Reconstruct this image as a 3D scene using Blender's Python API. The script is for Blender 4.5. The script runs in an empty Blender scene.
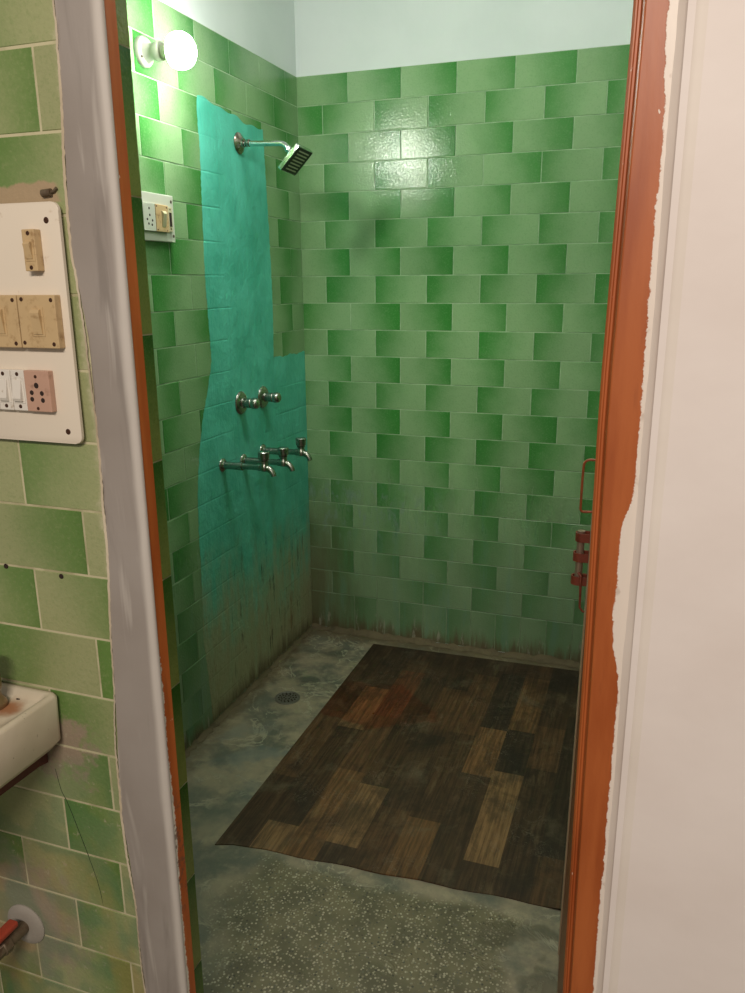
import bpy, bmesh, math, random
from mathutils import Vector, Matrix
random.seed(7)
COL = bpy.context.scene.collection
PI = math.pi

# ------------------------------------------------------------------ node helper
def lin(c):
    if isinstance(c, str):
        c = tuple(int(c[i:i+2], 16)/255 for i in (0, 2, 4))
    return tuple((x/12.92 if x <= .04045 else ((x+.055)/1.055)**2.4) for x in c[:3]) + (1.,)

class NT:
    def __init__(s, name):
        s.m = bpy.data.materials.new(name); s.m.use_nodes = True
        s.t = s.m.node_tree; s.t.nodes.clear()
        s.out = s.t.nodes.new('ShaderNodeOutputMaterial')
        s.b = s.t.nodes.new('ShaderNodeBsdfPrincipled')
        s.t.links.new(s.b.outputs[0], s.out.inputs[0])
        s._geo = None; s._tc = None
    def put(s, sock, v):
        if v is None: return
        if isinstance(v, bpy.types.NodeSocket): s.t.links.new(v, sock)
        elif isinstance(v, str): sock.default_value = lin(v)
        else: sock.default_value = v
    def set(s, **kw):
        for k, v in kw.items():
            s.put(s.b.inputs[k.replace('_', ' ')], v)
        return s
    @property
    def pos(s):
        if not s._geo: s._geo = s.t.nodes.new('ShaderNodeNewGeometry')
        return s._geo.outputs['Position']
    @property
    def obj(s):
        if not s._tc: s._tc = s.t.nodes.new('ShaderNodeTexCoord')
        return s._tc.outputs['Object']
    def math(s, op, a, b=None, c=None, clamp=False):
        n = s.t.nodes.new('ShaderNodeMath'); n.operation = op; n.use_clamp = clamp
        s.put(n.inputs[0], a); s.put(n.inputs[1], b); s.put(n.inputs[2], c)
        return n.outputs[0]
    def mul(s, a, b): return s.math('MULTIPLY', a, b)
    def add(s, a, b): return s.math('ADD', a, b)
    def sub(s, a, b): return s.math('SUBTRACT', a, b)
    def ss(s, x, lo, hi):            # smoothstep lo..hi (lo may exceed hi)
        n = s.t.nodes.new('ShaderNodeMapRange'); n.interpolation_type = 'SMOOTHSTEP'; n.clamp = True
        inv = lo > hi
        if inv: lo, hi = hi, lo
        s.put(n.inputs['Value'], x); n.inputs['From Min'].default_value = lo; n.inputs['From Max'].default_value = hi
        n.inputs['To Min'].default_value = 1 if inv else 0; n.inputs['To Max'].default_value = 0 if inv else 1
        return n.outputs[0]
    def sep(s, v):
        n = s.t.nodes.new('ShaderNodeSeparateXYZ'); s.put(n.inputs[0], v); return n.outputs
    def comb(s, x, y, z):
        n = s.t.nodes.new('ShaderNodeCombineXYZ')
        for i, v in enumerate((x, y, z)): s.put(n.inputs[i], v)
        return n.outputs[0]
    def scale(s, v, sc):
        n = s.t.nodes.new('ShaderNodeVectorMath'); n.operation = 'MULTIPLY'
        s.put(n.inputs[0], v); n.inputs[1].default_value = sc; return n.outputs[0]
    def noise(s, vec, scale=5, detail=3, rough=.5, dist=0):
        n = s.t.nodes.new('ShaderNodeTexNoise'); s.put(n.inputs['Vector'], vec)
        n.inputs['Scale'].default_value = scale; n.inputs['Detail'].default_value = detail
        n.inputs['Roughness'].default_value = rough; n.inputs['Distortion'].default_value = dist
        return n.outputs['Fac']
    def voro(s, vec, scale, feature='F1', out='Distance', rnd=1):
        n = s.t.nodes.new('ShaderNodeTexVoronoi'); n.feature = feature; s.put(n.inputs['Vector'], vec)
        n.inputs['Scale'].default_value = scale; n.inputs['Randomness'].default_value = rnd
        return n.outputs[out]
    def mix(s, f, a, b, mode='MIX'):
        n = s.t.nodes.new('ShaderNodeMix'); n.data_type = 'RGBA'; n.blend_type = mode; n.clamp_factor = True
        s.put(n.inputs[0], f); s.put(n.inputs[6], a); s.put(n.inputs[7], b)
        return n.outputs[2]
    def attr(s, name):
        n = s.t.nodes.new('ShaderNodeAttribute'); n.attribute_name = name; return n.outputs['Color']
    def uv(s, name):
        n = s.t.nodes.new('ShaderNodeUVMap'); n.uv_map = name; return n.outputs[0]
    def bump(s, h, strength=.3, dist=.002, normal=None):
        n = s.t.nodes.new('ShaderNodeBump'); n.inputs['Strength'].default_value = strength
        n.inputs['Distance'].default_value = dist; s.put(n.inputs['Height'], h); s.put(n.inputs['Normal'], normal)
        s.t.links.new(n.outputs[0], s.b.inputs['Normal']); return n.outputs[0]

def simple(name, col, rough=.5, metal=0, var=.12, nscale=30, bump=0, dirt=None, dirt_amt=.5, dirt_scale=18):
    n = NT(name); f = n.noise(n.obj, nscale, 3)
    c = n.mix(n.mul(f, var*2), col, tuple(x*.62 for x in lin(col)[:3])+(1,))
    if dirt:
        d = n.ss(n.noise(n.obj, dirt_scale, 5, .65), .66-dirt_amt*.35, .78)
        c = n.mix(n.mul(d, .85), c, dirt)
    n.set(Base_Color=c, Roughness=rough, Metallic=metal)
    if bump: n.bump(n.noise(n.obj, nscale*3, 4), bump, .002)
    return n.m

# ------------------------------------------------------------------ materials
def tile_mat(name, dark, pale, grime=True, outer=False):
    n = NT(name)
    uv = n.sep(n.uv('tile')); a = n.sep(n.attr('tint'))        # a: x flip, y random, z random2
    P = n.sep(n.pos)
    u = uv[0]
    t = n.add(n.mul(u, n.sub(1., n.mul(a[0], 2.))), a[0])          # flip -> 1-u
    t = n.add(t, n.mul(n.sub(n.noise(n.pos, 14, 2), .5), .35))
    t = n.add(t, n.mul(n.sub(uv[1], .5), .16))
    t = n.add(t, n.mul(n.sub(a[1], .5), .3))
    g = n.ss(t, .10, 1.12)
    c = n.mix(g, pale, dark)
    edge = n.mul(n.ss(n.math('ABSOLUTE', n.sub(u, .5)), .40, .5), .18)
    c = n.mix(n.mul(edge, g), c, tuple(x*.6 for x in lin(dark)[:3])+(1,))
    # fine mottling of the glaze
    mot = n.noise(n.pos, 210, 2, .6)
    c = n.mix(n.ss(mot, .5, .75), c, n.mix(.22, c, pale))
    c = n.mix(n.ss(mot, .5, .28), c, n.mix(.2, c, dark))
    c = n.mix(n.mul(a[2], .28), c, n.mix(1., c, (.62, .62, .6, 1), 'MULTIPLY'))
    rough = .19
    if grime:
        streak = n.noise(n.scale(n.pos, (22, 22, 3)), 1, 4, .65)
        z = P[2]
        amt = n.ss(n.add(z, n.mul(n.sub(streak, .5), .9)), .95, .05)
        c = n.mix(n.mul(amt, .5), c, '5c6a57')
        blu = n.mul(n.ss(streak, .5, .7), n.ss(z, .78, .45))
        c = n.mix(n.mul(blu, .4), c, '5f7f74')
        br = n.ss(n.add(z, n.mul(n.sub(streak, .5), .22)), .085, .0)
        c = n.mix(n.mul(br, .9), c, '5a4a34')
        corner = n.mul(n.ss(n.add(P[0], n.mul(n.sub(streak, .5), .35)), .26, .0), n.ss(z, .75, .2))
        corner = n.mul(corner, n.ss(P[1], -.1, -.02))
        c = n.mix(n.mul(corner, .75), c, '5b5138')
        dep = n.mul(n.ss(n.noise(n.scale(n.pos, (30, 30, 14)), 1, 5, .7), .5, .62), n.mul(n.ss(z, .72, .6), n.ss(z, .38, .5)))
        dep = n.mul(dep, n.mul(n.ss(P[0], .75, .25), n.ss(P[1], -.1, -.02)))
        c = n.mix(n.mul(dep, .55), c, '7d948a')
        wht = n.mul(n.ss(n.noise(n.scale(n.pos, (40, 40, 9)), 1, 4, .7), .56, .66), n.ss(z, .14, .05))
        c = n.mix(n.mul(wht, .65), c, '9a9888')
        rough = n.add(.17, n.mul(amt, .3))
    if outer:
        st = n.noise(n.pos, 26, 5, .68)
        # worn mortar patches around the basin and the water pipe
        def near(cx, cz, r0, r1):
            d = n.math('SQRT', n.add(n.math('POWER', n.sub(P[0], cx), 2.), n.math('POWER', n.sub(P[2], cz), 2.)))
            return n.ss(n.add(d, n.mul(n.sub(st, .5), .22)), r1, r0)
        m1 = near(.478, .738, .03, .075); m2 = near(.335, .37, .07, .17)
        c = n.mix(n.mul(m1, .9), c, '9a8674'); c = n.mix(n.mul(m2, .88), c, '998a78')
        wf = n.mul(n.ss(n.noise(n.pos, 55, 5, .7), .62, .68), n.ss(P[2], .95, .7))
        c = n.mix(n.mul(wf, .55), c, 'b9b196')
        yl = n.mul(n.ss(n.noise(n.scale(n.pos, (9, 9, 3)), 1, 3), .5, .62), n.ss(P[2], .62, .42))
        c = n.mix(n.mul(yl, .45), c, 'a88f55')
        lowb = n.mul(n.ss(n.noise(n.pos, 12, 2), .42, .58), n.ss(P[2], .85, .5))
        c = n.mix(n.mul(lowb, .4), c, '4f7c5c')
        top = n.mul(n.ss(n.add(P[2], n.mul(n.sub(st, .5), .02)), 1.5465, 1.5505), n.ss(n.add(P[2], n.mul(n.sub(st, .5), .02)), 1.577, 1.573))
        top = n.mul(top, n.ss(n.add(P[0], n.mul(n.sub(st, .5), .03)), .578, .568))
        c = n.mix(n.mul(top, .85), c, 'b3977b')
        eg = n.mul(n.ss(n.add(P[0], n.mul(n.sub(st, .5), .05)), .586, .600), .75)
        c = n.mix(eg, c, 'c3bd9d')
        rough = n.add(.28, n.mul(n.math('MAXIMUM', m1, m2), .5))
    n.set(Base_Color=c, Roughness=rough)
    n.b.inputs['Specular IOR Level'].default_value = .55
    h = n.noise(n.pos, 160, 2, .5)
    n.bump(h, .27, .003)
    return n.m

def grout_mat(name, col, col2, grime=True):
    n = NT(name); P = n.sep(n.pos)
    c = n.mix(n.ss(n.noise(n.pos, 20, 4), .4, .65), col, col2)
    if grime: c = n.mix(n.mul(n.ss(P[2], .9, .1), .55), c, '4a4a3a')
    n.set(Base_Color=c, Roughness=.8); return n.m

def wall_paint(name, col, col2, streak=False, edge=None):
    n = NT(name)
    big = n.noise(n.pos, 3, 4); fine = n.noise(n.scale(n.pos, (60, 60, 6)), 1, 3)
    c = n.mix(n.ss(big, .35, .7), col, col2)
    if streak:
        c = n.mix(n.mul(n.ss(n.noise(n.scale(n.pos, (22, 22, 2.2)), 1, 4, .6, .6), .55, .72), .5), c, '787069')
        c = n.mix(n.mul(n.ss(n.noise(n.scale(n.pos, (30, 30, 3)), 1, 3, .6, .6), .58, .7), .45), c, 'c9c1b8')
        c = n.mix(n.mul(n.ss(n.add(n.sep(n.pos)[0], n.mul(n.sub(fine, .5), .01)), .648, .660), .8), c, 'cfc7be')
    n.set(Base_Color=c, Roughness=.62)
    h = n.add(n.mul(big, 1.5), n.add(n.mul(fine, .22), n.mul(n.noise(n.pos, 16, 3), .7)))
    n.bump(h, .3, .006)
    return n.m

def frame_paint(name, side):
    """orange enamel on the door frame; white wall paint strays over its outer border"""
    n = NT(name); P = n.sep(n.pos)
    w = n.noise(n.scale(n.pos, (10, 10, 5)), 1, 2); f = n.noise(n.pos, 70, 6, .75)
    c = n.mix(n.ss(n.noise(n.scale(n.pos, (40, 40, 5)), 1, 4), .3, .75), 'b3612f', '9c4c1f')
    c = n.mix(n.mul(n.ss(n.noise(n.scale(n.pos, (90, 90, 10)), 1, 4), .6, .75), .25), c, '7a3a1c')
    # scattered white flecks
    c = n.mix(n.mul(n.ss(n.noise(n.scale(n.pos, (120, 120, 45)), 1, 3, .6), .735, .75), .9), c, 'e3d6c6')
    if side == 'right':
        low = n.mul(n.ss(P[2], 1.22, 1.17), n.ss(P[2], .98, 1.06))
        e = n.add(n.sub(1.3035, n.mul(n.ss(P[2], 1.58, 1.70), .006)), n.mul(n.sub(w, .5), .008)); e = n.add(e, n.mul(n.sub(f, .5), .010)); e = n.sub(e, n.mul(low, .011))
        m = n.ss(n.sub(P[0], e), -.0006, .0006)
        cw = n.mix(n.ss(n.noise(n.pos, 45, 3), .62, .7), 'e6d9cd', 'cfbfb1')
        c = n.mix(m, c, cw)
    else:
        e = n.add(-2.0165, n.mul(n.sub(n.noise(n.scale(n.pos, (10, 10, 7)), 1, 2), .5), .008)); e = n.add(e, n.mul(n.sub(f, .5), .02))
        low = n.ss(P[2], 1.05, .6)
        e = n.add(e, n.mul(low, .006)); e = n.sub(e, n.mul(n.ss(P[2], 1.1, 1.35), .004))
        m = n.ss(n.sub(e, P[1]), -.0006, .0006)
        c = n.mix(m, c, n.mix(n.ss(f, .5, .7), 'ded6ca', 'b9b0a6'))
        rust = n.mul(n.ss(n.noise(n.pos, 60, 5, .7), .52, .6), n.mul(n.ss(P[2], .72, .62), n.ss(P[2], .42, .52)))
        c = n.mix(n.mul(rust, .8), c, '6b4636')
    if side == 'left': c = n.mix(1., c, (1.35, 1.35, 1.35, 1), 'MULTIPLY')  # left post lightened in colour, standing in for lamp light it lacks
    n.set(Base_Color=c, Roughness=.42)
    n.bump(n.add(n.noise(n.scale(n.pos, (80, 80, 12)), 1, 4), n.mul(m, .8)), .25, .002)
    return n.m

def turquoise_mat():
    n = NT('turquoise_paint'); P = n.sep(n.pos); Y, Z = P[1], P[2]
    c = n.mix(n.ss(n.noise(n.pos, 9, 4), .3, .7), '5fcab6', '4ab59e')
    c = n.mix(n.mul(n.ss(n.noise(n.scale(n.pos, (50, 50, 9)), 1, 4), .55, .75), .3), c, '3a9d8a')
    st = n.noise(n.scale(n.pos, (26, 26, 2.6)), 1, 5, .65); cl = n.noise(n.pos, 7, 4, .6)
    zz = n.add(Z, n.add(n.mul(n.sub(st, .5), .55), n.mul(n.sub(cl, .5), .5)))
    dim = n.ss(zz, 1.05, .3)
    c = n.mix(n.mul(dim, .5), c, '55a083')
    # worn away towards the floor: grimy grey green then ochre
    gz = n.add(zz, n.mul(n.ss(Y, -.55, -.9), -.05))
    c = n.mix(n.mul(n.ss(gz, .62, .22), .9), c, '93a07c')
    c = n.mix(n.mul(n.ss(gz, .38, .05), .85), c, '97926f')
    rust = n.mul(n.ss(n.noise(n.scale(n.pos, (16, 16, 3.5)), 1, 5, .7), .58, .7), n.ss(Z, .5, .2))
    c = n.mix(n.mul(rust, .75), c, '7a5f3a')
    blk = n.mul(n.ss(n.noise(n.scale(n.add_vec(n.pos, 3.1), (42, 42, 5)), 1, 5, .75), .58, .66), n.mul(n.ss(Z, .62, .42), n.ss(Y, -.75, -.6)))
    c = n.mix(n.mul(blk, .92), c, '2b2818')
    c = n.mix(n.mul(n.ss(n.add(Z, n.mul(n.sub(st, .5), .2)), .1, .0), .9), c, '5a4e36')
    n.set(Base_Color=c, Roughness=n.add(.42, n.mul(dim, .2)))
    # old grout lines telegraphing through the thin paint along the two sides
    row = n.math('FRACT', n.mul(n.sub(2.173, Z), 10.)); d = n.math('ABSOLUTE', n.sub(row, .5))
    line = n.ss(d, .46, .5)
    sides = n.math('MAXIMUM', n.ss(n.add(Y, n.mul(n.sub(cl, .5), .3)), -.58, -.62), n.mul(n.ss(Y, -.29, -.26), n.ss(Z, 1.2, 1.0)))
    vline = n.mul(n.ss(n.math('ABSOLUTE', n.sub(n.math('FRACT', n.mul(n.add(Y, 5.), 10.)), .5)), .47, .5), .5)
    h = n.sub(n.noise(n.pos, 24, 5, .65), n.mul(n.mul(n.math('MAXIMUM', line, vline), sides), .2))
    h = n.add(h, n.mul(n.noise(n.scale(n.pos, (90, 90, 25)), 1, 4), .25))
    n.bump(h, .55, .008)
    return n.m
def _av(s, v, k):
    n = s.t.nodes.new('ShaderNodeVectorMath'); n.operation = 'ADD'; s.put(n.inputs[0], v); n.inputs[1].default_value = (k, k, k); return n.outputs[0]
NT.add_vec = _av

def floor_mat():
    n = NT('floor_cement_terrazzo'); P = n.sep(n.pos); X, Y = P[0], P[1]
    a = n.noise(n.pos, 6, 5, .6); b = n.noise(n.pos, 22, 5, .65)
    c = n.mix(n.ss(a, .38, .62), '90866f', '5f6155')
    c = n.mix(n.mul(n.ss(b, .45, .75), .5), c, 'aaa182')
    c = n.mix(n.mul(n.ss(n.noise(n.pos, 3.4, 4, .6, .5), .52, .66), .55), c, '62675a')
    # pale lime crust outlines and blotches
    v = n.noise(n.add_vec(n.pos, 1.7), 7.5, 5, .62, .8)
    crust = n.mul(n.ss(n.math('ABSOLUTE', n.sub(v, .56)), .028, .006), n.ss(n.noise(n.pos, 5, 2), .40, .55))
    c = n.mix(n.mul(crust, .75), c, 'a09c84')
    blob = n.ss(n.noise(n.add_vec(n.pos, 8.3), 6, 4, .55, .6), .66, .70)
    c = n.mix(n.mul(blob, .55), c, '8f8d74')
    # blue-grey stain
    bl = n.mul(n.ss(n.noise(n.pos, 9, 4), .45, .62), n.ss(n.math('ABSOLUTE', n.sub(Y, -.95)), .3, .05))
    c = n.mix(n.mul(bl, .5), c, '667571')
    # mould near walls
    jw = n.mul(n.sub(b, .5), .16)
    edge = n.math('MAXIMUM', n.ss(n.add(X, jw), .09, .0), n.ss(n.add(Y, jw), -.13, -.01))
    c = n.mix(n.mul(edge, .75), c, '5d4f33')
    # faint old round cover cast into the cement
    d = n.math('SQRT', n.add(n.math('POWER', n.sub(X, .183), 2.), n.math('POWER', n.sub(Y, -.459), 2.)))
    c = n.mix(n.mul(n.ss(n.math('ABSOLUTE', n.sub(d, .055)), .012, .003), .45), c, '8d8872')
    # terrazzo chips
    w = n.noise(n.pos, 4.5, 4)
    chipc = n.voro(n.pos, 150, 'F1', 'Color'); dist = n.voro(n.pos, 150, 'F1', 'Distance')
    r = n.sep(chipc)
    chip = n.mul(n.ss(dist, .46, .36), n.ss(r[0], .3, .32))
    chipd = n.mul(n.ss(dist, .46, .36), n.ss(r[1], .82, .84))
    t = n.mix(n.ss(n.noise(n.pos, 10, 3), .35, .65), '59553f', '706a50')
    t = n.mix(n.mul(chip, n.add(.25, n.mul(r[2], .6))), t, 'b3ad96'); t = n.mix(n.mul(chipd, .75), t, '2e3129')
    mask = n.mul(n.ss(n.add(Y, n.mul(n.sub(w, .5), .12)), -1.335, -1.37), n.ss(n.add(X, n.mul(n.sub(w, .5), .32)), .40, .50))
    mask = n.mul(mask, n.ss(n.add(X, n.mul(n.sub(n.noise(n.pos, 6, 3), .5), .4)), 1.13, 1.07))
    c = n.mix(mask, c, t)
    pud = n.mul(n.ss(n.noise(n.pos, 9, 3), .52, .58), n.ss(X, .95, 1.1))
    c = n.mix(n.mul(pud, .5), c, '45412f')
    n.set(Base_Color=c, Roughness=n.add(.34, n.mul(b, .3)))
    n.bump(n.add(n.mul(a, 1.2), n.add(n.mul(b, .8), n.mul(crust, .8))), .3, .008)
    return n.m

def plank_mat():
    n = NT('wood_print_vinyl'); a = n.attr('tint'); P = n.sep(n.pos)
    s = n.sep(a)
    grain = n.noise(n.scale(n.pos, (110, 5, 1)), 1, 5, .65, .3)
    grain2 = n.noise(n.scale(n.pos, (260, 9, 1)), 1, 3)
    c = n.mix(n.ss(grain, .3, .72), n.mix(1., a, (.5, .48, .46, 1), 'MULTIPLY'), n.mix(1., a, (1.3, 1.25, 1.2, 1), 'MULTIPLY'))
    c = n.mix(n.mul(n.ss(grain2, .5, .7), .25), c, '1c140d')
    # dried soap and water marks, dark wet zones
    m = n.noise(n.pos, 5.5, 6, .7, .4)
    c = n.mix(n.mul(n.ss(m, .48, .66), .55), c, '1d1a14')
    film = n.ss(n.noise(n.add_vec(n.pos, 4.4), 8, 6, .7, .5), .52, .7)
    c = n.mix(n.mul(film, .5), c, '665d48')
    sp = n.ss(n.math('ABSOLUTE', n.sub(n.noise(n.pos, 14, 5, .7, 1.2), .5)), .012, .0)
    c = n.mix(n.mul(n.mul(sp, n.ss(n.noise(n.pos, 6, 2), .5, .62)), .45), c, '7b7262')
    wear = n.noise(n.scale(n.add_vec(n.pos, 2.2), (30, 6, 1)), 1, 5, .7)
    c = n.mix(n.mul(n.ss(wear, .5, .68), .5), c, '2a2219')
    c = n.mix(n.mul(n.ss(wear, .44, .3), .3), c, '7a6a4c')
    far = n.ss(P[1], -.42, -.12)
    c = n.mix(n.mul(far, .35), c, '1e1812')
    # reddish wet splash at the upper left
    e = n.math('SQRT', n.add(n.math('POWER', n.mul(n.sub(P[0], .46), 1./.22), 2.), n.math('POWER', n.mul(n.sub(P[1], -.53), 1./.15), 2.)))
    wet = n.ss(n.add(e, n.mul(n.sub(n.noise(n.pos, 9, 3), .5), .9)), 1.05, .95)
    c = n.mix(n.mul(wet, .62), c, n.mix(1., c, (1.0, .42, .32, 1), 'MULTIPLY'))
    n.set(Base_Color=c, Roughness=n.sub(n.add(.36, n.mul(m, .3)), n.mul(wet, .2)))
    n.b.inputs['Specular IOR Level'].default_value = .35
    n.bump(n.add(n.mul(m, 2.), n.mul(grain, .3)), .2, .006)
    return n.m

M = {}
M['tile_in'] = tile_mat('green_glazed_tile', '3b8439', '8aae7e')
M['tile_jamb'] = tile_mat('green_jamb_tile', '2f6a22', '95a257', grime=False)
M['tile_out'] = tile_mat('yellow_green_glazed_tile', '628540', 'a4a87a', grime=False, outer=True)
M['grout_in'] = grout_mat('pale_green_grout', '9db993', '7f9f79')
M['grout_out'] = grout_mat('cream_grout', 'c7bf9c', 'a9a37e', grime=False)
M['white'] = wall_paint('white_wall_paint', 'd8dfde', 'cfd8d6')
M['band'] = wall_paint('grey_plaster_paint', 'a59c95', '958b83', streak=True)
M['lip'] = wall_paint('cream_plaster_lip', 'e0d3bb', 'bfad90')
M['pink'] = wall_paint('pinkish_white_paint', 'eadfd9', 'e2d5ce')
M['ridge'] = wall_paint('bright_white_paint', 'e8ddd3', 'ddd0c5')
M['frameL'] = frame_paint('orange_enamel_left', 'left'); M['frameR'] = frame_paint('orange_enamel_right', 'right')
M['leaf'] = simple('brown_orange_door_paint', '8c5632', .45, var=.25, nscale=12, bump=.15)
M['leaf_edge'] = simple('worn_beige_edge', 'b39a7c', .6, var=.3, nscale=25, bump=.2)
M['rodpaint'] = simple('orange_painted_iron', 'a4522c', .4, var=.2, nscale=60, dirt='5b2a1a', dirt_amt=.4, dirt_scale=70)
M['redpaint'] = simple('red_oxide_iron', '88402e', .45, var=.3, nscale=60, dirt='4d2318', dirt_amt=.5, dirt_scale=60)
M['boltsteel'] = simple('dull_bolt_steel', 'b39a88', .35, .6, var=.2, nscale=60)
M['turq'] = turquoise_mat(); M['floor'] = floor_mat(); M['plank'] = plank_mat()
M['chrome'] = simple('bright_chrome', 'd2d6d4', .12, 1, var=.06, nscale=40, dirt='8c7a62', dirt_amt=.12, dirt_scale=60)
M['chrome_dull'] = simple('stained_chrome', 'aeb0a8', .27, 1, var=.25, nscale=60, dirt='5a5044', dirt_amt=.4, dirt_scale=70, bump=.08)
M['rustchrome'] = simple('rust_spotted_chrome', 'b4ab9f', .22, 1, var=.2, nscale=60, dirt='7b5a3c', dirt_amt=.7, dirt_scale=60)
M['black'] = simple('black_rubber', '1b1d1c', .4)
M['nozzle'] = simple('pale_nozzle_rubber', 'cfc9b4', .5)
M['board'] = simple('cream_laminate_board', 'e6d9c6', .4, var=.06, nscale=6, dirt='b39a7c', dirt_amt=.12, dirt_scale=40)
M['boardside'] = simple('board_wood_edge', 'a89a7c', .6)
M['bakelite'] = simple('yellowed_bakelite', 'cdb083', .4, var=.15, nscale=30, dirt='8a6437', dirt_amt=.42, dirt_scale=60)
M['whiteplastic'] = simple('white_plastic', 'e4ddd2', .32, var=.08, nscale=30, dirt='a08a6c', dirt_amt=.2, dirt_scale=80)
M['creamplastic'] = simple('cream_plastic', 'cfc7a4', .35, var=.1, nscale=40, dirt='8a7a50', dirt_amt=.2, dirt_scale=90)
M['greyplastic'] = simple('grey_white_plastic', 'c9ccbf', .4, var=.1, nscale=30)
M['pinkplastic'] = simple('dusty_pink_plastic', 'c69e88', .4, var=.15, nscale=40, dirt='8f6a58', dirt_amt=.3, dirt_scale=70)
M['hole'] = simple('dark_hole', '2a1a12', .8)
M['brassscrew'] = simple('dark_screw', '4a2d1c', .5, .3)
M['porcelain'] = simple('white_porcelain', 'd9cdb4', .22, var=.06, nscale=10, dirt='7a6a50', dirt_amt=.06, dirt_scale=50)
M['maroon'] = simple('maroon_painted_iron', '5e2f26', .6, var=.35, nscale=40, bump=.4, dirt='2e1814', dirt_amt=.5, dirt_scale=40)
M['rusty'] = simple('tarnished_brass', '9c8463', .35, .6, var=.3, nscale=40, dirt='6b4b2c', dirt_amt=.5, dirt_scale=50)
M['oldpipe'] = simple('corroded_grey_brass', '7c6d58', .5, .4, var=.3, nscale=40, bump=.3, dirt='5a4030', dirt_amt=.5, dirt_scale=50)
M['redplastic'] = simple('faded_red_plastic', 'b84a35', .45, var=.2, nscale=40)
M['flangegrey'] = simple('chalky_grey_flange', 'a8a095', .6, var=.2, nscale=40, bump=.2)
M['mortar'] = simple('brown_cove_mortar', '6b6046', .85, var=.5, nscale=22, bump=.7, dirt='3f3826', dirt_amt=.6, dirt_scale=16)
M['iron'] = simple('dark_drain_metal', '77746a', .4, .5, var=.3, nscale=60)
M['crack'] = simple('crack_shadow', '2d3a24', .9)
M['hallfloor'] = M['floor']
# basin with rust stain on its ledge
def basin_mat():
    n = NT('rust_stained_porcelain'); P = n.sep(n.pos)
    c = n.mix(n.ss(n.noise(n.pos, 8, 3), .35, .7), 'e0d4bd', 'cdc0a8')
    d = n.math('SQRT', n.add(n.math('POWER', n.sub(P[0], .418), 2.), n.math('POWER', n.mul(n.sub(P[1], -2.067), 1.2), 2.)))
    st = n.ss(n.add(d, n.mul(n.sub(n.noise(n.pos, 40, 4), .5), .03)), .034, .012)
    st = n.mul(st, n.ss(P[2], .80, .815))
    c = n.mix(n.mul(st, .85), c, '9a5a2c')
    c = n.mix(n.mul(n.ss(P[1], -2.032, -2.021), .7), c, '6b4a30')
    c = n.mix(n.mul(n.ss(n.noise(n.pos, 70, 4, .7), .66, .7), .5), c, '5a4a35')
    n.set(Base_Color=c, Roughness=.25); return n.m
M['basin'] = basin_mat()
def bulb_mat():
    n = NT('lit_bulb_glow'); n.set(Base_Color=(1, 1, 1, 1), Roughness=.4)
    n.b.inputs['Emission Color'].default_value = (1., 1., .90, 1)
    n.b.inputs['Emission Strength'].default_value = BULB
    return n.m
BULB = 220.
M['glow'] = bulb_mat()

# ------------------------------------------------------------------ mesh helpers
def link(name, bm, mats, parent=None, smooth=False, loc=None, angle=40):
    me = bpy.data.meshes.new(name)
    bmesh.ops.recalc_face_normals(bm, faces=bm.faces[:])
    bm.to_mesh(me); bm.free()
    for m in (mats if isinstance(mats, (list, tuple)) else [mats]): me.materials.append(m)
    if smooth:
        me.shade_smooth()
        me.set_sharp_from_angle(angle=math.radians(angle))
    o = bpy.data.objects.new(name, me); COL.objects.link(o)
    if parent: o.parent = parent
    if loc: o.location = loc
    return o
def thing(name, label, cat, loc=(0, 0, 0), group=None):
    o = bpy.data.objects.new(name, None); COL.objects.link(o); o.location = loc; o.empty_display_size = .05
    o['label'] = label; o['category'] = cat
    if group: o['group'] = group
    return o
def struct(o): o['kind'] = 'structure'; return o
def tag(o, label, cat, group=None):
    o['label'] = label; o['category'] = cat
    if group: o['group'] = group
    return o
def box(bm, x0, x1, y0, y1, z0, z1, bev=0, seg=2, mi=0, M4=None):
    b = bmesh.new()
    bmesh.ops.create_cube(b, size=1)
    for v in b.verts:
        v.co = Vector(((x0+x1)/2+v.co.x*(x1-x0), (y0+y1)/2+v.co.y*(y1-y0), (z0+z1)/2+v.co.z*(z1-z0)))
    if bev: bmesh.ops.bevel(b, geom=b.edges[:], offset=bev, segments=seg, profile=.5, affect='EDGES')
    return merge(bm, b, mi, M4)
def merge(bm, b, mi=0, M4=None):
    if M4 is not None: bmesh.ops.transform(b, matrix=M4, verts=b.verts[:])
    mp = {v: bm.verts.new(v.co) for v in b.verts}
    for f in b.faces:
        try:
            g = bm.faces.new([mp[v] for v in f.verts]); g.material_index = mi
        except ValueError: pass
    b.free()
    return bm
def axis_mat(p, d):
    d = Vector(d).normalized(); q = Vector((0, 0, 1)).rotation_difference(d)
    return Matrix.Translation(Vector(p)) @ q.to_matrix().to_4x4()
def lathe(bm, prof, p, d, n=28, mi=0):
    """prof: (radius, height) along axis d from p"""
    b = bmesh.new(); rings = []
    for r, h in prof:
        if r < 1e-6: rings.append([b.verts.new((0, 0, h))])
        else: rings.append([b.verts.new((r*math.cos(2*PI*i/n), r*math.sin(2*PI*i/n), h)) for i in range(n)])
    for a, c in zip(rings, rings[1:]):
        if len(a) == 1 and len(c) == 1: continue
        for i in range(n):
            j = (i+1) % n
            if len(a) == 1: b.faces.new((a[0], c[i], c[j]))
            elif len(c) == 1: b.faces.new((a[i], a[j], c[0]))
            else: b.faces.new((a[i], a[j], c[j], c[i]))
    for rg in (rings[0], rings[-1]):
        if len(rg) > 1: b.faces.new(rg)
    return merge(bm, b, mi, axis_mat(p, d))
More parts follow.
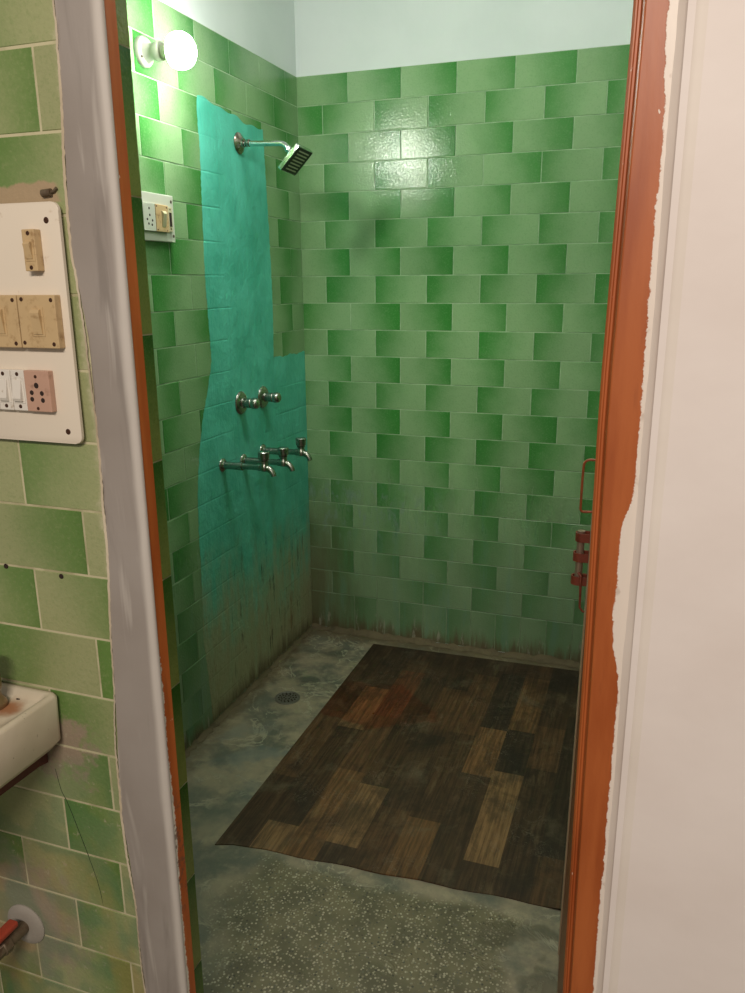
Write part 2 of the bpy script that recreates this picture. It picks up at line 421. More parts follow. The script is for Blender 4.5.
def tube(bm, pts, r, n=14, mi=0, cap=True):
    """round bar swept through pts; r is a number or one radius per point"""
    pts = [Vector(p) for p in pts]; R = r if isinstance(r, (list, tuple)) else [r]*len(pts)
    b = bmesh.new(); rings = []; up = None
    for i, p in enumerate(pts):
        t = (pts[min(i+1, len(pts)-1)]-pts[max(i-1, 0)]).normalized()
        if up is None:
            up = t.cross(Vector((0, 0, 1)))
            if up.length < .1: up = t.cross(Vector((0, 1, 0)))
            up.normalize()
        else:
            up = (up - t*up.dot(t)).normalized()
        w = t.cross(up)
        rings.append([b.verts.new(p+(up*math.cos(2*PI*k/n)+w*math.sin(2*PI*k/n))*R[i]) for k in range(n)])
    for a, c in zip(rings, rings[1:]):
        for k in range(n): b.faces.new((a[k], a[(k+1) % n], c[(k+1) % n], c[k]))
    if cap: b.faces.new(rings[0]); b.faces.new(rings[-1])
    return merge(bm, b, mi)
def arc(c, r, a0, a1, n, u, v):
    c, u, v = Vector(c), Vector(u), Vector(v)
    return [c+u*r*math.cos(a0+(a1-a0)*i/n)+v*r*math.sin(a0+(a1-a0)*i/n) for i in range(n+1)]
def prism(bm, poly, p0, u, v, w, depth, mi=0, bev=0):
    """polygon in (u,v) at p0 extruded by depth along w"""
    p0, u, v, w = Vector(p0), Vector(u), Vector(v), Vector(w); b = bmesh.new()
    A = [b.verts.new(p0+u*x+v*y) for x, y in poly]; B = [b.verts.new(p0+u*x+v*y+w*depth) for x, y in poly]
    b.faces.new(A); top = b.faces.new(B)
    for i in range(len(A)):
        j = (i+1) % len(A); b.faces.new((A[i], A[j], B[j], B[i]))
    if bev: bmesh.ops.bevel(b, geom=list(top.edges), offset=bev, segments=2, profile=.5, affect='EDGES')
    return merge(bm, b, mi)
def rrect(x0, x1, y0, y1, r, n=5):
    o = []
    for cx, cy, a in ((x1-r, y1-r, 0), (x0+r, y1-r, PI/2), (x0+r, y0+r, PI), (x1-r, y0+r, 1.5*PI)):
        o += [(cx+r*math.cos(a+PI/2*i/n), cy+r*math.sin(a+PI/2*i/n)) for i in range(n+1)]
    return o

GW = .0011     # half joint width
def tiles(name, rects, org, U, V, N, mats, parent, gw=GW):
    """one cladding mesh: every tile a raised, bevelled quad over a grout bed (surface pattern of one wall)"""
    org, U, V, N = Vector(org), Vector(U), Vector(V), Vector(N)
    bm = bmesh.new(); uvl = bm.loops.layers.uv.new('tile'); cl = bm.loops.layers.float_color.new('tint')
    def face(ps, uvs, col, mi):
        f = bm.faces.new([bm.verts.new(org+U*a+V*b+N*h) for a, b, h in ps]); f.material_index = mi
        for l, t in zip(f.loops, uvs): l[uvl].uv = t; l[cl] = col
    for (u0, u1, v0, v1, t0, t1, s0, s1, flip, rn, r2) in rects:
        col = (flip, rn, r2, 1)
        a0, a1, b0, b1 = u0+gw, u1-gw, v0+gw, v1-gw
        if a1-a0 < .004 or b1-b0 < .004: continue
        c0, c1, d0, d1 = a0+.0014, a1-.0014, b0+.0014, b1-.0014
        h = .0016+random.uniform(-.0003, .0003)
        def q(x, y): return (t0+(t1-t0)*(x-u0)/(u1-u0), s0+(s1-s0)*(y-v0)/(v1-v0))
        O = [(a0, b0), (a1, b0), (a1, b1), (a0, b1)]; I = [(c0, d0), (c1, d0), (c1, d1), (c0, d1)]
        face([(x, y, h) for x, y in I], [q(*p) for p in I], col, 0)
        for i in range(4):
            j = (i+1) % 4
            face([(*O[i], 0), (*O[j], 0), (*I[j], h), (*I[i], h)], [q(*O[i]), q(*O[j]), q(*I[j]), q(*I[i])], col, 0)
        face([(u0, v0, .0005), (u1, v0, .0005), (u1, v1, .0005), (u0, v1, .0005)], [(0, 0)]*4, (0, 0, 0, 1), 1)
    me = bpy.data.meshes.new(name); bm.to_mesh(me); bm.free()
    for m in mats: me.materials.append(m)
    o = bpy.data.objects.new(name, me); COL.objects.link(o); o.parent = parent
    return o
def brick_rects(umin, umax, vtop, vbot, first_joint, rh=.1, tw=.2, flip_of=lambda r: r % 2, pflip=.14):
    """running bond: row r starts at joint first_joint(r)"""
    out = []; r = 0; v1 = vtop
    while v1 > vbot+1e-4:
        v0 = max(v1-rh, vbot)
        j = first_joint(r)
        k = math.floor((umin-j)/tw)
        while j+k*tw < umax-1e-6:
            a, b = j+k*tw, j+(k+1)*tw
            u0, u1 = max(a, umin), min(b, umax)
            if u1-u0 > .003:
                fl = flip_of(r)
                if random.random() < pflip: fl = 1-fl
                out.append((u0, u1, v0, v1, (u0-a)/tw, (u1-a)/tw, (v0-(v1-rh))/rh, 1, fl, random.random(), random.random()))
            k += 1
        v1 = v0; r += 1
    return out

# ------------------------------------------------------------------ the room shell
TOPZ = 2.173; CEIL = 2.75; RX = 1.40; FY = -2.02; IY = -1.836; RVX = .571
def shell(name, boxes, m):
    bm = bmesh.new()
    for b in boxes: box(bm, *b)
    return struct(link(name, bm, m))
floor = shell('floor', [(-.95, 2.5, -4.7, .12, -.1, 0)], M['floor'])
ceiling = shell('ceiling', [(-.12, RX+.1, IY, .12, CEIL, CEIL+.1)], M['white'])
wall_back = shell('wall_back', [(-.12, RX+.1, 0, .12, 0, CEIL)], M['white'])
wall_left = shell('wall_left', [(-.12, 0, IY, 0, 0, CEIL)], M['white'])
wall_right = shell('wall_right', [(RX, RX+.1, IY, 0, 0, CEIL)], M['white'])
wall_fl = shell('wall_front_left', [(-.95, RVX, FY, IY, 0, CEIL)], M['band'])
wall_fr = shell('wall_front_right', [(1.316, 2.5, FY, IY, 0, CEIL)], M['pink'])
wall_ft = shell('wall_front_top', [(RVX, 1.316, FY, IY, 2.03, CEIL)], M['pink'])

# back wall tiles: running bond, then a soldier course just above the floor
rb = brick_rects(0, RX, TOPZ, TOPZ-2.0, lambda r: 0 if r % 2 == 0 else .1, pflip=.05)
u = 0.0; zs = TOPZ-2.0; i = 0
while u < RX-.01:
    w = .2 if i == 0 else .1
    rb.append((u, min(u+w, RX), .012, zs, .2, .6, 0, 1, i % 2, random.random()*.7+.3*(i % 2), random.random()))
    u += w; i += 1
tiles('tile_cladding', rb, (0, 0, 0), (1, 0, 0), (0, 0, 1), (0, -1, 0), [M['tile_in'], M['grout_in']], wall_back)
# left wall: u measured from the back corner toward the door
rl = brick_rects(0, -IY, TOPZ, .0, lambda r: 0 if r % 2 else .1, flip_of=lambda r: (r+1) % 2)
tiles('tile_cladding', rl, (0, 0, 0), (0, -1, 0), (0, 0, 1), (1, 0, 0), [M['tile_in'], M['grout_in']], wall_left)
rr = brick_rects(0, -IY, TOPZ, .0, lambda r: 0 if r % 2 else .1)
tiles('tile_cladding', rr, (RX, 0, 0), (0, -1, 0), (0, 0, 1), (-1, 0, 0), [M['tile_in'], M['grout_in']], wall_right)
# inner face of the front wall, beside the door opening
rf = brick_rects(-.002, RVX-.001, TOPZ, .0, lambda r: 0 if r % 2 else .1)
tiles('tile_cladding', rf, (0, IY, 0), (1, 0, 0), (0, 0, 1), (0, 1, 0), [M['tile_in'], M['grout_in']], wall_fl)
# upright tiles on the reveal
rv = []
z = 1.573+.4; k = 0
while z > 0.02:
    z0 = max(z-.2, 0)
    # gradient runs along the upright length: swap axes by using v for the gradient
    rv.append((0, .09, z0, z, 0, 1, 0, 1, 0, .5, .2)); z = z0
def reveal_tiles():
    org = Vector((RVX, -1.928, 0)); bm = bmesh.new(); uvl = bm.loops.layers.uv.new('tile'); cl = bm.loops.layers.float_color.new('tint')
    for i, r in enumerate(rv):
        z0, z1 = r[2]+GW, r[3]-GW
        P = [(.0008, 0, z0), (.0008, .091, z0), (.0008, .091, z1), (.0008, 0, z1)]
        T = [(.12, .5), (.12, .5), (.98, .5), (.98, .5)]
        f = bm.faces.new([bm.verts.new(org+Vector(p)) for p in P])
        for l, t in zip(f.loops, T): l[uvl].uv = t; l[cl] = (0, .5, .2, 1)
        g = bm.faces.new([bm.verts.new(org+Vector(p)) for p in [(.0003, 0, r[2]), (.0003, .091, r[2]), (.0003, .091, r[3]), (.0003, 0, r[3])]]); g.material_index = 1
    me = bpy.data.meshes.new('reveal_tiles'); bm.to_mesh(me); bm.free()
    me.materials.append(M['tile_jamb']); me.materials.append(M['grout_out'])
    o = bpy.data.objects.new('reveal_tiles', me); COL.objects.link(o); o.parent = wall_fl
reveal_tiles()
# outer tiles beside the door
OT = 1.7315+.1*8
ro = brick_rects(-.95, .599, OT, .0, lambda r: .4575 if (r % 2 == 1) else .5575, rh=.0997, flip_of=lambda r: {13: 1, 14: 0, 15: 0, 16: 1, 17: 1, 18: 0}.get(r, r % 2), pflip=0)
ro = [(a, b, c, d, e, f, g, h, fl, rn, r2) for (a, b, c, d, e, f, g, h, fl, rn, r2) in ro]
tiles('tile_cladding', ro, (0, FY, 0), (1, 0, 0), (0, 0, 1), (0, -1, 0), [M['tile_out'], M['grout_out']], wall_fl, gw=.0013)
# drilled holes and the long crack in the outer tiles
for x, zz in ((.405, 1.034), (.508, 1.030)):
    bm = bmesh.new(); lathe(bm, [(.0042, 0), (.0036, .0008), (0, .0008)], (x, FY-.0019, zz), (0, -1, 0), 12)
    link('drill_hole', bm, M['hole'], wall_fl)
bm = bmesh.new()
cr = [(.45, .691), (.4535, .67), (.457, .651), (.466, .632), (.473, .612), (.482, .583), (.491, .554), (.501, .520), (.509, .49), (.513, .465), (.515, .442)]
tube(bm, [(x, FY-.0016, zz) for x, zz in cr], [.0003]+[.0005]*9+[.0002], 6); link('hairline_crack', bm, M['crack'], wall_fl)

# rough mortar cove along the foot of the shower walls
def cove(name, p0, p1, inward, parent, n=60, w=.03, h=.03):
    bm = bmesh.new(); p0, p1, inn = Vector(p0), Vector(p1), Vector(inward); rows = []
    for i in range(n+1):
        t = i/n; p = p0.lerp(p1, t); a = w*(.6+.8*random.random()); b = h*(.55+.8*random.random())
        rows.append([bm.verts.new(p+inn*.002+Vector((0, 0, b))), bm.verts.new(p+inn*a*.4+Vector((0, 0, b*.4))), bm.verts.new(p+inn*a+Vector((0, 0, .0015)))])
    for a, b in zip(rows, rows[1:]):
        for k in range(2): bm.faces.new((a[k], a[k+1], b[k+1], b[k]))
    return struct(link(name, bm, M['mortar'], None, True, angle=80))
cove('trim_1', (0, 0, 0), (RX, 0, 0), (0, -1, 0), wall_back, w=.024, h=.020)
cove('trim_2', (0, 0, 0), (0, IY, 0), (1, 0, 0), wall_left, n=90, w=.017, h=.014)

# turquoise paint rolled over the left wall
def paint_patch():
    left = [(-.707, 1.976), (-.712, 1.93), (-.708, 1.828), (-.713, 1.72), (-.715, 1.633), (-.72, 1.5), (-.719, 1.4), (-.714, 1.3), (-.711, 1.217), (-.728, 1.17), (-.746, 1.127), (-.786, 1.039),
            (-.814, .949), (-.832, .87), (-.844, .796), (-.85, .7), (-.85, .599), (-.858, .46), (-.865, .328), (-.85, .2), (-.84, .02)]
    def interp(tab, z):
        for (y0, z0), (y1, z1) in zip(tab, tab[1:]):
            if z1 <= z <= z0: return y0+(y1-y0)*(z0-z)/max(z0-z1, 1e-6)
        return tab[-1][0]
    right = [(-.292, 1.976), (-.283, 1.8), (-.275, 1.662), (-.268, 1.39), (-.277, 1.19), (-.277, 1.188), (-.0022, 1.184), (-.0022, .02)]
    bm = bmesh.new(); NZ, NY = 200, 30
    def sheet(zt, yl_of, yr_of, top_of, nz, ny):
        grid = []
        for i in range(nz+1):
            z = zt+(.02-zt)*i/nz; yl, yr = yl_of(z), yr_of(z); row = []
            for j in range(ny+1):
                t = j/ny; y = yl+(yr-yl)*t
                row.append(bm.verts.new((.0022, y, .02+(z-.02)*(top_of(t)-.02)/(zt-.02))))
            grid.append(row)
        for a, b in zip(grid, grid[1:]):
            for j in range(ny): bm.faces.new((a[j], a[j+1], b[j+1], b[j]))
    jl = lambda: random.uniform(-.0018, .0018)
    sheet(1.976, lambda z: interp(left, z)+jl(), lambda z: (interp(right, z)+jl()) if z > 1.2 else -.277,
          lambda t: 1.976-.026*t+.006*math.sin(t*19)*math.sin(t*7+1)-.011*math.exp(-((t-.68)/.13)**2), NZ, NY)
    sheet(1.186, lambda z: -.277, lambda z: -.0022, lambda t: 1.186+.003*math.sin(t*15)+.0015*math.sin(t*41), 120, 30)
    bmesh.ops.remove_doubles(bm, verts=bm.verts[:], dist=1e-5)
    o = link('painted_patch', bm, M['turq'], wall_left, True); o['label'] = 'turquoise paint patch over the tiles'
paint_patch()

# ------------------------------------------------------------------ door frame, plaster band, door leaf
trim = bpy.data.objects.new('trim_3', None); COL.objects.link(trim); trim.location = (.96, -1.98, 0); struct(trim)
def rel(o, parent):     # keep world placement under a moved Empty
    o.parent = parent; o.matrix_parent_inverse = Matrix.Translation(-Vector(parent.location)); return o
bm = bmesh.new()
prism(bm, [(RVX+.0005, -1.905), (.584, -1.905), (.584, -1.993), (.664, -1.993), (.664, -2.0195), (RVX+.0005, -2.0195)], (0, 0, 0), (1, 0, 0), (0, 1, 0), (0, 0, 1), 2.03)
rel(link('left_post', bm, M['frameL']), trim)
bm = bmesh.new()
prof = [(1.2610, -1.965), (1.2610, -1.9915), (1.2635, -1.9945), (1.2650, -1.9945), (1.2662, -1.9925), (1.2682, -1.9925), (1.2695, -1.9955), (1.2705, -2.0005), (1.2725, -2.0060), (1.2740, -2.0065), (1.3155, -2.0065), (1.3155, -1.90), (1.285, -1.90), (1.285, -1.965)]
BOW = [(2.03, .006), (1.71, .0045), (1.53, .001), (1.32, -.0025), (1.01, 0), (.5, .003), (0, .004)]
rows = []
for i in range(31):
    z = 2.03*i/30
    for (z1, x1), (z0, x0) in zip(BOW, BOW[1:]):
        if z0 <= z <= z1: dxx = x0+(x1-x0)*(z-z0)/(z1-z0)
    rows.append([bm.verts.new((x+(dxx if x < 1.28 else 0), y, z)) for x, y in prof])
for a, b in zip(rows, rows[1:]):
    for k in range(len(prof)): bm.faces.new((a[k], a[(k+1) % len(prof)], b[(k+1) % len(prof)], b[k]))
bm.faces.new(rows[0]); bm.faces.new(rows[-1])
rel(link('right_post', bm, M['frameR']), trim)
bm = bmesh.new(); box(bm, .653, 1.261, -2.01, -1.965, 1.975, 2.03, .003)
rel(link('head_bar', bm, M['leaf']), trim)
# grey plaster border on the left, white plaster bead on the right
EDGE = [(2.03, .600), (1.757, .602), (1.63, .594), (1.49, .588), (1.39, .599), (1.19, .602), (.96, .592), (.78, .580), (.64, .574), (.47, .584), (0, .590)]
def edge_dx(z):
    for (z1, x1), (z0, x0) in zip(EDGE, EDGE[1:]):
        if z0 <= z <= z1: return x0+(x1-x0)*(z-z0)/(z1-z0)-.596
    return 0
def strip(name, xs, yf, z0, z1, m, jit, side, label=None, n=150):
    """vertical plaster border with a hand-worked wavy edge"""
    bm = bmesh.new(); rows = []; ph = [random.uniform(0, 6) for _ in range(6)]
    for i in range(n+1):
        z = z0+(z1-z0)*i/n
        w = lambda k: jit*(.5*math.sin(z*9+ph[k])+.5*math.sin(z*23+ph[k+1])+random.uniform(-.35, .35))
        row = []
        for k, (x, y) in enumerate(xs):
            dx = w(0) if k <= 1 and 'l' in side else (w(2) if k >= len(xs)-2 and 'r' in side else 0)
            if name == 'trim_4' and k <= 3: dx = dx*.5+edge_dx(z)*(1-.25*max(0, k-1))
            row.append(bm.verts.new((x+dx, yf+y, z)))
        rows.append(row)
    for a, b in zip(rows, rows[1:]):
        for k in range(len(xs)-1): bm.faces.new((a[k], a[k+1], b[k+1], b[k]))
    return struct(link(name, bm, m, None, True, angle=60))
strip('trim_4', [(.5945, .002), (.596, -.0038), (.602, -.0050), (.618, -.0042), (.638, -.0050), (.655, -.0042), (.6635, -.003), (.6658, .001), (.6648, .004)], FY, 0, 2.03, M['band'], .0035, 'l')
bm = bmesh.new(); rows = []
for i in range(401):
    z = 2.03*i/400; x = .594+edge_dx(z)+.0012*math.sin(z*31)+random.uniform(-.0006, .0006); w_ = .0026+.0014*math.sin(z*13)+random.uniform(-.0004, .0007)
    rows.append([bm.verts.new((x-w_*.6, FY-.0012, z)), bm.verts.new((x, FY-.0062, z)), bm.verts.new((x+w_*.6, FY-.0040, z))])
for a, b in zip(rows, rows[1:]):
    for k in range(2): bm.faces.new((a[k], a[k+1], b[k+1], b[k]))
struct(link('trim_6', bm, M['lip'], None, True, angle=80))
strip('trim_5', [(1.3075, .0136), (1.3115, .0105), (1.3155, .0065), (1.3195, .0025), (1.3235, -.0002), (1.3262, -.0008), (1.3295, -.0012), (1.338, .001)], FY, 0, 2.03, M['ridge'], .0012, 'l')

# door leaf standing open into the shower, seen edge on, with its handle and bolt in profile
door = bpy.data.objects.new('door_1', None); COL.objects.link(door); door.location = (1.2588, -1.955, 0.002); struct(door)
door.rotation_euler = (0, .0085, math.radians(4.15))       # local +Y runs along the leaf, -X is the inner face
LW = .57
bm = bmesh.new(); box(bm, 0, .03, .0, LW, .015, 1.97, .002)
link('leaf_panel', bm, M['leaf'], door)
bm = bmesh.new(); box(bm, -.0030, .0, LW-.06, LW-.001, .02, 1.09, .0006)
link('worn_edge_strip', bm, M['leaf_edge'], door)
# bow handle: thin square loop
HY = LW-.035
bm = bmesh.new()
hz0, hz1 = 1.026, 1.126; r = .012; dx = -.0245
pts = [(.001, HY, hz1)] + [(dx+r, HY, hz1)] + [Vector((dx+r, HY, hz1-r))+Vector((-math.sin(a)*r, 0, math.cos(a)*r)) for a in (PI/8, PI/4, 3*PI/8)] + [(dx, HY, hz1-r)] + \
      [(dx-.0005, HY, (hz0+hz1)/2), (dx, HY, hz0+.004)] + [(dx+.002, HY, hz0), (dx+.006, HY, hz0-.001), (.001, HY, hz0)]
tube(bm, pts, .0024, 10)
for zz in (hz0, hz1): box(bm, -.002, .0005, HY-.008, HY+.008, zz-.012, zz+.012, .0008)
o = link('pull_handle', bm, M['rodpaint'], door, True); o['label'] = 'thin orange bow handle'
# sliding bolt: three staples, a rod and a hanging lever
bolt = bpy.data.objects.new('door_bolt', None); COL.objects.link(bolt); bolt.parent = door; bolt.location = (0, LW-.02, .913)
tilt = []
zpos = (.058, .018, -.030)
for i, zz in enumerate(zpos):
    bm = bmesh.new(); w = (.0285, .0305, .0315)[i]
    box(bm, -.003, .001, -.016, .016, zz-.015, zz+.015, .001)
    ring = arc((-w+.011, 0, zz), .0105, PI/2, 1.5*PI, 10, (1, 0, 0), (0, 1, 0))
    ring = [Vector((0, .0105, zz))]+ring+[Vector((0, -.0105, zz))]
    for a, b in zip(ring, ring[1:]):
        pass
    b2 = bmesh.new(); rows = []
    for k, p in enumerate(ring):
        c = Vector((-w+.011, 0, zz)); nrm = (p-c); nrm.z = 0
        nrm = nrm.normalized() if k not in (0, len(ring)-1) else Vector((0, 1 if k == 0 else -1, 0))
        rows.append([b2.verts.new(p+nrm*e+Vector((0, 0, h))) for e, h in ((0, -.0085), (.0022, -.0085), (.0022, .0085), (0, .0085))])
    for a, b in zip(rows, rows[1:]):
        for q in range(4): b2.faces.new((a[q], a[(q+1) % 4], b[(q+1) % 4], b[q]))
    merge(bm, b2)
    link('bolt_staple', bm, M['redpaint'], bolt, True)
bm = bmesh.new(); tube(bm, [(-.0195, 0, .070), (-.0195, 0, -.040)], .0072, 14)
link('bolt_rod', bm, M['boltsteel'], bolt, True)
bm = bmesh.new(); tube(bm, [(-.0195, -.012, -.012), (-.015, -.016, -.016), (-.0135, -.0165, -.05), (-.0125, -.0165, -.082), (-.006, -.0165, -.090), (-.001, -.0165, -.089)], [.003, .003, .0024, .0022, .0022, .002], 10)
link('bolt_lever', bm, M['redpaint'], bolt, True)

# ------------------------------------------------------------------ floor things
drain = thing('floor_drain', 'round perforated metal drain grate set in the grey cement floor', 'drain', (.161, -.592, 0))
bm = bmesh.new(); lathe(bm, [(.046, 0), (.046, .003), (.043, .0045), (.038, .0045), (.036, .003), (.036, .001)], (0, 0, 0), (0, 0, 1), 36)
link('rim', bm, M['iron'], drain, True)
bm = bmesh.new(); lathe(bm, [(.037, .0), (.037, .0028), (0, .0034)], (0, 0, 0), (0, 0, 1), 32); link('grate', bm, M['iron'], drain, True)
bm = bmesh.new()
for rr_, cnt in ((.012, 6), (.022, 10), (.031, 14)):
    for k in range(cnt):
        a = 2*PI*k/cnt+rr_*40; lathe(bm, [(.0036, .0), (.003, .0012), (0, .0012)], (rr_*math.cos(a), rr_*math.sin(a), .0026), (0, 0, 1), 8)
link('drain_holes', bm, M['hole'], drain)

def plank_mat_sheet():
    X0, W = .3105, .0915; xs = [X0+W*i for i in range(12)]; xs[-1] = 1.312
    yb, yf = -.078, -1.335
    D = {'k': '382c20', 'd': '453424', 'm': '57402a', 'b': '6d5133', 'g': '7a6040', 'r': '644029', 'n': '453322'}
    cols = [[(-.078, -.30, 'n'), (-.30, -.62, 'd'), (-.62, -1.02, 'm'), (-1.02, -1.335, 'n')],
            [(-.078, -.42, 'd'), (-.42, -.707, 'g'), (-.707, -1.22, 'n'), (-1.22, -1.335, 'g')],
            [(-.078, -.26, 'm'), (-.26, -.60, 'r'), (-.60, -.93, 'm'), (-.93, -1.335, 'b')],
            [(-.078, -.50, 'd'), (-.50, -.98, 'n'), (-.98, -1.25, 'g'), (-1.25, -1.335, 'd')],
            [(-.078, -.34, 'n'), (-.34, -.66, 'm'), (-.66, -1.06, 'd'), (-1.06, -1.335, 'm')],
            [(-.078, -.20, 'd'), (-.20, -.62, 'm'), (-.62, -1.08, 'n'), (-1.08, -1.335, 'b')],
            [(-.078, -.165, 'd'), (-.165, -.56, 'k'), (-.56, -.83, 'b'), (-.83, -1.335, 'd')],
            [(-.078, -.165, 'm'), (-.165, -.545, 'b'), (-.545, -.79, 'k'), (-.79, -1.20, 'g'), (-1.20, -1.335, 'd')],
            [(-.078, -.24, 'k'), (-.24, -.49, 'd'), (-.49, -.742, 'm'), (-.742, -1.335, 'd')],
            [(-.078, -.40, 'd'), (-.40, -.75, 'k'), (-.75, -1.12, 'k'), (-1.12, -1.335, 'm')],
            [(-.078, -.55, 'd'), (-.55, -1.0, 'm'), (-1.0, -1.335, 'n')]]
    bm = bmesh.new(); cl = bm.loops.layers.float_color.new('tint'); h = .0028
    def zed(x, y):
        e = 0
        if y < -1.24: e = .0018*max(0, math.sin(x*9+.6))*(-1.24-y)/.095
        return h+e
    def jag(x, y):
        # cut front edge is slightly crooked; the front left corner is curled out
        if y < yf+.001: return -1.342+.055*(x-.31)/.9+.003*math.sin(x*31)-(.016 if x < .32 else 0)
        if y > yb-.001: return yb+.03*(x-.31)/.9
        return y
    # uneven colours inside one board are in the material
    for i, segs in enumerate(cols):
        for y1, y0, key in segs:
            n = max(1, int((y1-y0)/.04)); c = list(lin(D[key])); s = random.uniform(.9, 1.12); c = (c[0]*s, c[1]*s, c[2]*s, 1)
            for k in range(n):
                a, b = y1+(y0-y1)*k/n, y1+(y0-y1)*(k+1)/n
                for p in range(2):
                    xa, xb = xs[i]+(xs[i+1]-xs[i])*p/2, xs[i]+(xs[i+1]-xs[i])*(p+1)/2
                    vs = [bm.verts.new((x, jag(x, y), zed(x, y))) for x, y in ((xa, b), (xb, b), (xb, a), (xa, a))]
                    f = bm.faces.new(vs)
                    for l in f.loops: l[cl] = c
    bmesh.ops.remove_doubles(bm, verts=bm.verts[:], dist=1e-5)
    # thickness all round the rim
    rim = [e for e in bm.edges if len(e.link_faces) == 1]
    ex = bmesh.ops.extrude_edge_only(bm, edges=rim)
    for v in ex['geom']:
        if isinstance(v, bmesh.types.BMVert): v.co.z = .0004
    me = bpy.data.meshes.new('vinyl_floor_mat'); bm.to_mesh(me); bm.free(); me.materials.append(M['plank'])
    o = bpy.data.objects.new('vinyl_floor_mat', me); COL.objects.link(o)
    tag(o, 'dark brown wood-print vinyl sheet with plank pattern lying on the shower floor', 'floor mat')
plank_mat_sheet()

# ------------------------------------------------------------------ shower
sh = thing('wall_shower', 'chrome square shower head on a bent wall arm over the turquoise paint', 'shower', (0, -.466, 1.882))
bm = bmesh.new(); lathe(bm, [(.033, .002), (.033, .0045), (.030, .008), (.020, .013), (.014, .016), (.0135, .022), (0, .022)], (0, 0, 0), (1, 0, 0), 36)
o = link('wall_flange', bm, M['rustchrome'], sh, True); o['label'] = 'rust-stained chrome wall flange'
bm = bmesh.new()
a0 = Vector((.01, 0, -.001)); bend = Vector((.163, 0, -.010))
dn = Vector((.58, 0, -.815)).normalized()
pts = [a0, a0.lerp(bend, .5), bend-Vector((.016, 0, -.0012)), bend-Vector((.007, 0, .0002)), bend+Vector((.001, 0, -.004)), bend+dn*.012, bend+dn*.018]
tube(bm, pts, .0085, 18)
link('shower_arm', bm, M['chrome'], sh, True, angle=70)
bm = bmesh.new(); lathe(bm, [(.0105, 0), (.0118, .002), (.0118, .012), (.0095, .014)], a0+Vector((.018, 0, 0)), (1, 0, -.08), 20)
link('collar_nut', bm, M['rustchrome'], sh, True)
bm = bmesh.new(); j = bend+dn*.015
lathe(bm, [(.0095, 0), (.0115, .002), (.0115, .010), (.009, .012), (.0085, .013), (.0115, .017), (.0125, .022), (.0115, .027), (.0085, .031), (.010, .033), (.0135, .036), (.0135, .040), (0, .040)], j, dn, 22)
link('ball_joint', bm, M['chrome'], sh, True)
# square head: normal points down and out into the room
head = bpy.data.objects.new('shower_head', None); COL.objects.link(head); head.parent = sh
nrm = Vector((.70, -.10, -.70)).normalized(); ey = Vector((0, 1, 0)); ey = (ey-nrm*ey.dot(nrm)).normalized(); et = ey.cross(nrm).normalized()
hc = j+dn*.037
R4 = Matrix(((et.x, ey.x, nrm.x, hc.x), (et.y, ey.y, nrm.y, hc.y), (et.z, ey.z, nrm.z, hc.z), (0, 0, 0, 1)))
head.matrix_local = R4
HS = .047
bm = bmesh.new(); prism(bm, rrect(-HS, HS, -HS, HS, .004), (0, 0, .004), (1, 0, 0), (0, 1, 0), (0, 0, 1), .013, bev=.0015)
prism(bm, rrect(-HS*.6, HS*.6, -HS*.6, HS*.6, .006), (0, 0, .0), (1, 0, 0), (0, 1, 0), (0, 0, 1), .005)
link('square_body', bm, M['chrome'], head, True, angle=30)
bm = bmesh.new(); prism(bm, rrect(-HS+.003, HS-.003, -HS+.003, HS-.003, .003), (0, 0, .0165), (1, 0, 0), (0, 1, 0), (0, 0, 1), .002)
link('spray_face', bm, M['black'], head)
for k in range(7):
    x = -.033+.011*k; bm = bmesh.new()
    box(bm, x-.0022, x+.0022, -.030, .030, .0183, .0202, .0008)
    link('nozzle_bar', bm, M['nozzle'], head)

# ------------------------------------------------------------------ concealed stop valves and long taps
def copy_tree(o, parent=None):
    c = o.copy(); COL.objects.link(c)
    if parent: c.parent = parent
    for ch in list(o.children): copy_tree(ch, c)
    return c
V1 = 'round chrome stop valve'
v = thing('stop_valve', 'chrome stop valve on turquoise wall nearer the doorway, above the first tap', 'valve', (0, -.54, 1.058), 'chrome stop valves on the turquoise wall')
bm = bmesh.new(); lathe(bm, [(.039, .002), (.0395, .005), (.037, .009), (.030, .013), (.019, .015), (.0175, .017), (0, .017)], (0, 0, 0), (1, 0, 0), 36); link('wall_flange', bm, M['chrome_dull'], v, True)
bm = bmesh.new(); lathe(bm, [(.0155, .015), (.0172, .017), (.0172, .022), (.0150, .023), (.0150, .026), (.0165, .027), (.0168, .042), (.0150, .044), (.0145, .046)], (0, 0, 0), (1, 0, 0), 28); link('spindle_sleeve', bm, M['chrome_dull'], v, True)
bm = bmesh.new(); lathe(bm, [(.0145, .045), (.0180, .047), (.0192, .052), (.0190, .060), (.0165, .067), (.011, .071), (0, .0725)], (0, 0, 0), (1, 0, 0), 28); link('knob', bm, M['chrome_dull'], v, True)
v2 = copy_tree(v); v2.location = (0, -.377, 1.056); v2['label'] = 'chrome stop valve on turquoise wall nearer the back corner'
t = thing('long_body_tap', 'long chrome tap lowest and nearest the doorway of the row on turquoise wall', 'tap', (0, -.681, .872), 'long chrome taps on the turquoise wall')
bm = bmesh.new(); lathe(bm, [(.0235, .002), (.0235, .004), (.021, .007), (.015, .010), (.0135, .012), (0, .012)], (0, 0, 0), (1, 0, 0), 32); link('wall_flange', bm, M['chrome_dull'], t, True)
bm = bmesh.new()
lathe(bm, [(.0122, .004), (.0122, .062), (.0138, .063), (.0138, .076), (.0120, .077)], (0, 0, 0), (1, 0, .012), 20)
lathe(bm, [(.0106, .076), (.0100, .130), (.0122, .134), (.0122, .15)], (0, 0, .0008), (1, 0, .012), 20)
link('long_pipe', bm, M['chrome_dull'], t, True)
bm = bmesh.new()
